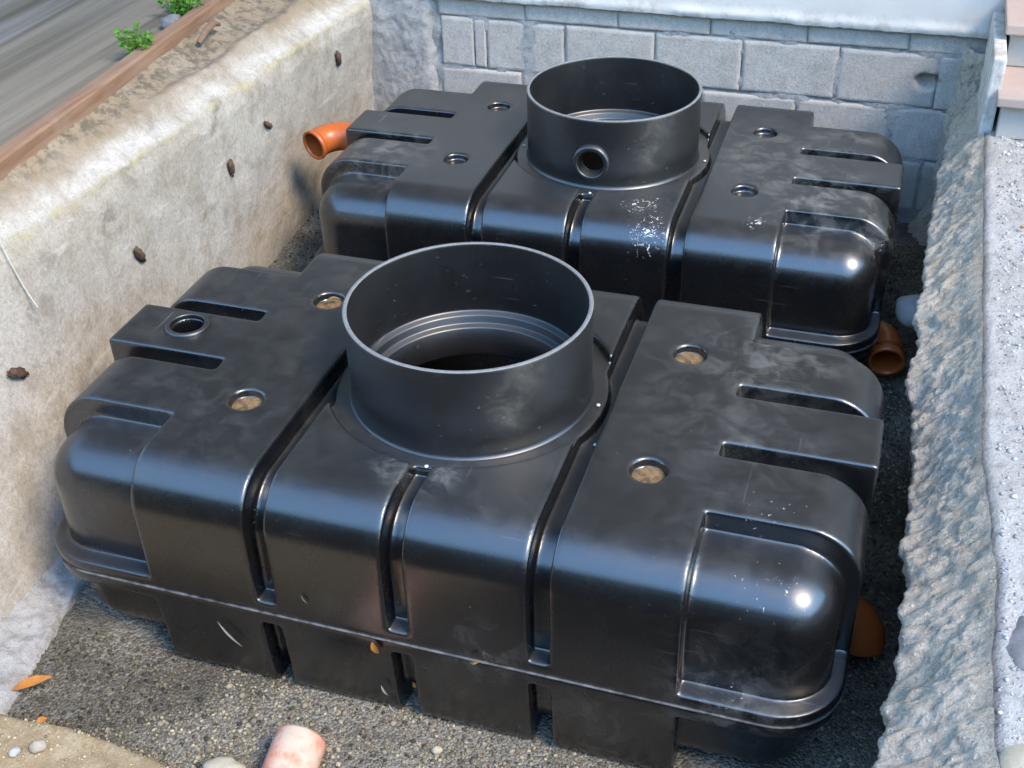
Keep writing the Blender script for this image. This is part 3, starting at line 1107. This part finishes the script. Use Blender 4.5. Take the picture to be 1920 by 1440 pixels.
t1 = thing('septic_tank', 'nearer black ribbed plastic tank with a threaded hole in its left block', 'tank', (0, 0, 0), 'black plastic tanks in the pit')
link('upper_shell', up_front, M['tank_front'], t1)
link('lower_shell', low, M['tank_front'], t1)
link('manhole_neck', neck_mesh(), None, t1)
link('seam', SEAM, M['seam'], t1)
b = link('threaded_boss', threaded_boss(), M['neck'], t1)
b.location = (-0.852, 0.015, 0.0)
for i, (sx, sy) in enumerate(((-1, -1), (1, -1), (-1, 1), (1, 1))):
    o = link('recess_fill', disc_fill(i * 5.1), M['fill'], t1)
    o.location = (sx * 0.527, sy * 0.254, -0.021)
for p in ((0.342, -0.005), (0.008, -0.358), (0.368, -0.134)):
    link('screw', SCREW, M['screw'], t1).location = (p[0], p[1], -0.024 if math.hypot(*p) < 0.36 else -0.05)

REAR = (-0.0294, 1.656, -0.07)
t2 = thing('septic_tank', 'farther black ribbed plastic tank with a round hole in its manhole neck', 'tank', REAR, 'black plastic tanks in the pit', 0.0025)
link('upper_shell', up_rear, M['tank_rear'], t2)
link('lower_shell', low2, M['tank_rear'], t2)
HA = math.atan2(-0.3147, 0.0)
HZ = 0.072
link('manhole_neck', neck_mesh((HA, HZ, 0.052)), None, t2)
link('seam', SEAM, M['seam'], t2)
b = link('pipe_boss', threaded_boss(0.066, 0.043, 0.016, 0.03), M['neck'], t2)
b.location = (0.317 * math.cos(HA), 0.317 * math.sin(HA), HZ)
b.rotation_euler = (R(90), 0, HA + math.pi / 2)
for p in ((0.345, 0.0), (-0.335, -0.03), (0.006, -0.358)):
    link('screw', SCREW, M['screw'], t2).location = (p[0], p[1], -0.024)

# ------------------------------------------------------------------ orange pipe elbows
def arc_path(p0, d0, d1, l0, rad, ang, l1, n=14):
    """straight, bend from d0 towards d1 by ang, straight"""
    d0, d1 = Vector(d0).normalized(), Vector(d1)
    d1 = (d1 - d0 * d1.dot(d0)).normalized()
    P = [Vector(p0) + d0 * (l0 * i / 4) for i in range(4)]
    c = Vector(p0) + d0 * l0 + d1 * rad
    for i in range(n + 1):
        a = ang * i / n
        P.append(c - d1 * rad * math.cos(a) + d0 * rad * math.sin(a))
    e = d0 * math.cos(ang) + d1 * math.sin(ang)
    last = P[-1]
    P += [last + e * (l1 * i / 3) for i in range(1, 4)]
    return P


def elbow(name, label, path, r_=0.055, base=None, collar=True, group='orange pipe elbows on the tanks'):
    t = thing(name, label, 'pipe elbow', tuple(path[0]), group)
    P = [p - Vector(path[0]) for p in path]
    n = len(P)
    link('bend', mesh(*hollow(P, [r_] * n, [r_ - 0.004] * n, 48)), M['orange'], t)
    if collar:
        Q = P[-3:]
        V, Fc = hollow(Q, [r_ + 0.0005, r_ + 0.005, r_ + 0.005], [r_ - 0.003, r_ - 0.002, r_ - 0.001], 48)
        link('socket', mesh(V, Fc), M['orange'], t)
    return t


elbow('pipe_elbow', 'bright orange pipe elbow at the far tank\'s left end near the left wall',
      arc_path((-1.06, 1.652, -0.150), (-1, 0, 0), (-0.15, -1, -0.12), 0.05, 0.10, R(68), 0.035), 0.056)
elbow('pipe_elbow', 'orange pipe elbow bending down beside the nearer tank\'s right end',
      arc_path((0.93, -0.06, -0.52), (1, 0, 0), (0, -0.25, -1), 0.07, 0.075, R(88), 0.01), 0.062, collar=False)
elbow('pipe_elbow', 'shadowed orange pipe elbow opening towards the viewer between the tanks at right',
      arc_path((0.935, 1.37, -0.545), (1, -0.1, 0), (0.1, -1, -0.15), 0.045, 0.075, R(80), 0.075), 0.056)

# ------------------------------------------------------------------ faded pipe end at the front
pe = thing('pipe_end', 'faded pink pipe end smeared with mortar poking out of the sand bank', 'pipe', (-0.195, -0.98, -0.66))
ax0, ax1 = Vector((0.02, -0.20, -0.02)), Vector((-0.012, 0.215, 0.045))
P = [ax0 + (ax1 - ax0) * (i / 9) for i in range(10)]
link('pipe', mesh(*hollow(P, [0.058] * 10, [0.053] * 10, 48)), M['pink'], pe)
P2 = [ax0 + (ax1 - ax0) * t for t in (0.72, 0.74, 0.80, 0.9, 0.985, 1.003)]
link('socket', mesh(*hollow(P2, [0.059, 0.0635, 0.065, 0.065, 0.0645, 0.061], [0.052] * 6, 48)), M['pink'], pe)

# ------------------------------------------------------------------ gravel
ICO = None
def ico():
    import bmesh
    bm = bmesh.new()
    bmesh.ops.create_icosphere(bm, subdivisions=1, radius=1.0)
    V = np.array([v.co[:] for v in bm.verts], np.float32)
    for i, v in enumerate(bm.verts): v.index = i
    Fc = np.array([[v.index for v in f.verts] for f in bm.faces], np.int32)
    bm.free()
    return V, Fc
IV, IF = ico()


def grains(name, pts, sizes, cols, mat, label):
    n = len(pts)
    k = len(IV)
    S = rng.uniform(0.55, 1.2, (n, 1, 3)).astype(np.float32)
    S[:, :, 2] *= 0.75
    V = IV[None] * S * (1 + 0.22 * rng.standard_normal((n, k, 1)).clip(-1.2, 1.2)) * sizes[:, None, None]
    a = rng.uniform(0, 6.28, n)
    ca, sa = np.cos(a)[:, None], np.sin(a)[:, None]
    V = np.stack([V[:, :, 0] * ca - V[:, :, 1] * sa, V[:, :, 0] * sa + V[:, :, 1] * ca, V[:, :, 2]], 2)
    V = V + pts[:, None, :]
    Fc = (IF[None] + (np.arange(n) * k)[:, None, None]).reshape(-1, 3)
    me = bpy.data.meshes.new(name)
    me.vertices.add(n * k)
    me.vertices.foreach_set('co', V.astype(np.float32).ravel())
    me.loops.add(len(Fc) * 3)
    me.loops.foreach_set('vertex_index', Fc.astype(np.int32).ravel())
    me.polygons.add(len(Fc))
    me.polygons.foreach_set('loop_start', np.arange(0, len(Fc) * 3, 3, dtype=np.int32))
    me.polygons.foreach_set('loop_total', np.full(len(Fc), 3, np.int32))
    me.update(calc_edges=True)
    at = me.attributes.new('tint', 'FLOAT_COLOR', 'POINT')
    cc = np.repeat(np.concatenate([cols, np.ones((n, 1))], 1), k, axis=0).astype(np.float32)
    at.data.foreach_set('color', cc.ravel())
    return props(link(name, me, mat), label, 'gravel', kind='stuff')


def tints(n, base, var=0.45):
    b = np.array(base)[None] * (1 + var * rng.standard_normal((n, 1)).clip(-1.6, 2.2))
    b += 0.006 * rng.standard_normal((n, 3))
    return b.clip(0.02, 0.8)


pts, sz = [], []
def scatter(n, x0, x1, y0_, y1, s0, s1, cond=None, hfn=floor_h):
    for _ in range(n):
        x, y = random.uniform(x0, x1), random.uniform(y0_, y1)
        if cond and not cond(x, y): continue
        s = s0 + (s1 - s0) * random.random() ** 3
        pts.append((x, y, hfn(x, y) + s * 0.25))
        sz.append(s)
scatter(12500, -1.12, 0.75, -0.95, -0.55, 0.0022, 0.0065, lambda x, y: y > -0.9)
scatter(4200, 1.0, 1.2, -0.6, 2.3, 0.003, 0.008)
scatter(3500, -1.45, -0.98, 1.0, 2.35, 0.003, 0.007)
scatter(500, -1.1, 0.5, -0.92, -0.6, 0.006, 0.011)
pts_a = np.array(pts, np.float32)
tin = tints(len(pts), (0.27, 0.23, 0.16), 0.5)
for i, p in enumerate(pts):
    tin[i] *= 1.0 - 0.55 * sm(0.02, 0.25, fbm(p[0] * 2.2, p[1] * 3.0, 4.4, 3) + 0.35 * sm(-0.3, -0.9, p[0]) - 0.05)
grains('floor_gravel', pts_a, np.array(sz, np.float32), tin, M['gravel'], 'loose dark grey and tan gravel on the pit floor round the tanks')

pts, sz = [], []
scatter(2600, -1.3, 0.2, -1.3, -0.86, 0.0018, 0.006, None, bank_h)
pts_a = np.array(pts, np.float32)
grains('sand_grit', pts_a, np.array(sz, np.float32), tints(len(pts), (0.46, 0.38, 0.26), 0.3), M['gravel'], 'fine tan grit scattered over the sand bank')

pts, sz = [], []
scatter(3200, 1.30, 1.55, -1.1, 2.0, 0.002, 0.0075, None, lambda x, y: yard_fn(math.sqrt(max(0, x - edge_x(y)) / 3.2), (y + 3) / 5.6)[2])
pts_a = np.array(pts, np.float32)
grains('yard_grit', pts_a, np.array(sz, np.float32), tints(len(pts), (0.50, 0.49, 0.48), 0.25), M['gravel'], 'pale grey grit lying on the yard right of the pit')

# ------------------------------------------------------------------ single stones
def stone(name, label, loc, r_, sq, mat, seed, rz=0.0, rough=0.3, cat='stone', sub=3, group=None):
    o = link(name, mesh(*rock(r_, seed, sq, rough, sub)), mat)
    o.location = loc
    o.rotation_euler = (0, 0, rz)
    return props(o, label, cat, group)


def bz(x, y): return bank_h(x, y)
stone('pebble', 'white pebble on the sand in the bottom left corner', (-0.822, -0.975, bz(-0.822, -0.975) + 0.012), 0.02, (1.1, 0.8, 0.8), M['palestone'], 1.2, 0.5)
stone('pebble', 'smaller grey pebble left of the white pebble in the bottom left corner', (-0.868, -1.005, bz(-0.868, -1.005) + 0.008), 0.015, (1.0, 0.8, 0.7), M['stone'], 4.2, 1.1)
stone('pebble', 'sandy lump of mortar left of the faded pink pipe end', (-0.36, -0.885, -0.645), 0.042, (1.3, 0.8, 0.6), M['tanstone'], 6.3, 0.2, 0.45)
stone('pebble', 'tan pebble on the gravel below the nearer tank\'s middle groove', (0.108, -0.665, FLOOR + 0.008), 0.013, (1.1, 0.8, 0.7), M['tanstone'], 8.8, 0.4)
stone('grey_rock', 'smooth grey rounded rock stuck in the right wall beside the far tank', (1.118, 1.36, -0.43), 0.085, (0.8, 0.85, 0.65), M['stone'], 2.7, 0.3, 0.18)
stone('kerb_stone', 'tan square stone in the bottom right corner of the yard', (1.345, -0.89, -0.015), 0.075, (0.75, 0.9, 0.45), M['tanstone'], 5.5, 0.1, 0.25)
stone('broken_stone', 'dark grey rubble stone in the yard above the tan corner stone', (1.365, -0.60, -0.01), 0.07, (0.8, 1.6, 0.35), M['darkstone'], 12.5, 0.1, 0.45)
stone('dark_stone', 'dark grey stone under the farther weed behind the rail', (-1.80, 1.63, 0.262), 0.038, (1.2, 0.9, 0.8), M['darkstone'], 3.3, 0.4, 0.4)
stone('pale_stone', 'small pinkish stone leaning on the rail below the nearer weed', (-1.715, 1.12, 0.252), 0.03, (0.9, 1.3, 0.9), M['tanstone'], 7.3, 0.1, 0.35)

# ------------------------------------------------------------------ rusty stubs on the left wall
stubs = [((630, 110), (-1.363, 2.131, -0.025), 'topmost rusty stub on the left wall, close to the far corner', 0.028, 0.25),
         ((498, 234), (-1.393, 1.520, -0.076), 'rusty stub on the left wall just left of the orange elbow', 0.026, 0.9),
         ((428, 313), (-1.405, 1.225, -0.124), 'upright rusty stub on the left wall below and left of the orange elbow', 0.027, 0.15),
         ((256, 476), (-1.412, 0.590, -0.156), 'rusty stub on the left wall above the nearer tank\'s left block', 0.032, 0.5),
         ((27, 698), (-1.378, -0.121, -0.163), 'rusty stub on the left wall at the left edge of the picture', 0.034, 0.9)]
for i, (_, p, lab, s, rot) in enumerate(stubs):
    V, Fc = rock(s * 1.2, i * 7.7, (0.36, 0.38, 1.1), 0.8, 3, 2.6)
    o = link('rusty_stub', mesh(V, Fc), M['rust'])
    o.location = (p[0] + 0.012, p[1], p[2])
    o.rotation_euler = (rot, 0.12, 0)
    props(o, lab, 'stub', 'rusty stubs on the left wall')

P = [Vector((-1.50, 0.09, 0.20)), Vector((-1.475, 0.075, 0.15)), Vector((-1.455, 0.065, 0.105)), Vector((-1.432, 0.06, 0.04)), Vector((-1.418, 0.06, 0.0)), Vector((-1.385, 0.05, -0.045))]
props(link('wire', mesh(*sweep(P, [0.0022] * 6, 8)), M['wire']), 'thin pale wire hanging over the left wall top at the left edge', 'wire')
P = [Vector((-1.615, 1.50, 0.24)), Vector((-1.60, 1.54, 0.275)), Vector((-1.60, 1.60, 0.285)), Vector((-1.615, 1.66, 0.26))]
props(link('root', mesh(*sweep(P, [0.010, 0.014, 0.013, 0.009], 10)), M['root']), 'brown root stub lying beside the rail near the farther weed', 'root')

# ------------------------------------------------------------------ weeds behind the rail
def weed(label, loc, hgt, spread, seed, nst, nlv):
    t = thing('weed', label, 'weed', loc, 'green weeds behind the rail')
    rr = random.Random(seed)
    V, Fc, LV, LF = [], [], [], []
    for s in range(nst):
        a = rr.uniform(0, 6.28)
        tip = Vector((math.cos(a) * spread * rr.uniform(0.4, 1), math.sin(a) * spread * rr.uniform(0.4, 1), hgt * rr.uniform(0.6, 1)))
        P = [Vector((0, 0, 0)) + tip * q + Vector((0, 0, 0.02 * math.sin(q * 3))) for q in (0, 0.3, 0.6, 1.0)]
        v_, f_ = sweep(P, [0.003, 0.0025, 0.002, 0.001], 6)
        link('stem', mesh(v_, f_), M['stem'], t)
        for l in range(nlv):
            q = rr.uniform(0.25, 1.05)
            p = tip * q
            d = Vector((rr.gauss(0, 1), rr.gauss(0, 1), rr.gauss(0.25, 0.6))).normalized()
            sd = d.cross(Vector((rr.gauss(0, 1), rr.gauss(0, 1), rr.gauss(0, 1)))).normalized()
            L, Wd = rr.uniform(0.014, 0.028), rr.uniform(0.005, 0.010)
            nn = d.cross(sd)
            base = p + d * 0.006
            o = len(LV)
            LV += [tuple(base), tuple(base + d * L * 0.45 + sd * Wd + nn * 0.002), tuple(base + d * L - nn * 0.003), tuple(base + d * L * 0.45 - sd * Wd + nn * 0.002), tuple(base + d * L * 0.5 - nn * 0.002)]
            LF += [(o, o + 1, o + 4), (o + 1, o + 2, o + 4), (o + 2, o + 3, o + 4), (o + 3, o, o + 4)]
    link('foliage', mesh(LV, LF, False), M['weed'], t)
    return t
weed('nearer bright green weed growing behind the brown rail', (-1.735, 1.27, 0.235), 0.13, 0.07, 11, 9, 26)
weed('farther bright green weed at the top edge behind the brown rail', (-1.85, 1.74, 0.235), 0.13, 0.12, 23, 14, 30)

# ------------------------------------------------------------------ fallen leaves
def leaf(label, loc, L, Wd, rot, mat, curl=0.15, group='fallen leaves'):
    V, Fc = [], []
    n = 9
    for i in range(n):
        t = i / (n - 1)
        w_ = Wd * math.sin(math.pi * min(1, t * 0.96 + 0.02)) ** 0.8
        z = curl * L * math.sin(math.pi * t) + 0.0012
        x = (t - 0.5) * L
        V += [(x, -w_, z + w_ * 0.35), (x, 0, z), (x, w_, z + w_ * 0.35)]
    for i in range(n - 1):
        for j in (0, 1):
            a = i * 3 + j
            Fc.append((a, a + 3, a + 4, a + 1))
    o = link('fallen_leaf', mesh(V, Fc), mat)
    o.location = loc
    o.rotation_euler = rot
    return props(o, label, 'leaf', group)
FR = R(90)
leaf('orange leaf stuck to the nearer tank\'s seam below its middle groove', (-0.056, -0.607, -0.41), 0.040, 0.010, (FR, R(72), 0), M['leaf_orange'], 0.06)
leaf('curled brown leaf on the nearer tank\'s seam right of the orange leaf', (0.20, -0.607, -0.372), 0.034, 0.005, (FR, R(-8), 0), M['leaf_brown'], 0.3)
leaf('long thin pale leaf on the nearer tank\'s lower side at left', (-0.47, -0.603, -0.49), 0.095, 0.0045, (FR, R(52), 0), M['leaf_pale'], 0.03)
leaf('short tan leaf on the nearer tank\'s front right of its left groove', (-0.234, -0.603, -0.30), 0.028, 0.003, (FR, R(58), 0), M['leaf_brown'], 0.05)
leaf('narrow white leaf left of the nearer tank\'s lower middle groove', (-0.05, -0.600, -0.57), 0.036, 0.004, (FR, R(65), 0), M['leaf_pale'], 0.05)
leaf('pale leaf at the foot of the nearer tank below the narrow white leaf', (-0.034, -0.598, -0.635), 0.030, 0.005, (FR, R(48), 0), M['leaf_pale'], 0.05)
leaf('small pale leaf lying at the tank foot left of the lower middle groove', (-0.10, -0.602, -0.64), 0.034, 0.004, (FR, R(4), 0), M['leaf_pale'], 0.1)
leaf('amber leaf caught in the nearer tank\'s lower middle groove', (0.022, -0.57, -0.56), 0.026, 0.006, (FR, R(65), R(20)), M['leaf_orange'], 0.1)
leaf('long curled orange leaf on the gravel at the left edge', (-0.985, -0.785, FLOOR + 0.03), 0.105, 0.013, (R(25), R(-8), R(35)), M['leaf_orange'], 0.10)
leaf('small orange leaf lying on the sand in the bottom left', (-0.872, -0.895, bz(-0.872, -0.895) + 0.006), 0.030, 0.010, (R(10), R(5), R(70)), M['leaf_orange'], 0.12)
leaf('tiny russet leaf on the pale yard at the right edge', (1.375, 1.17, 0.02), 0.022, 0.008, (0, 0, R(30)), M['leaf_brown'], 0.15)
leaf('brown leaf scrap lying in the nearer tank\'s far left recess', (-0.52, 0.265, -0.010), 0.045, 0.006, (0, R(-6), R(25)), M['leaf_brown'], 0.2)
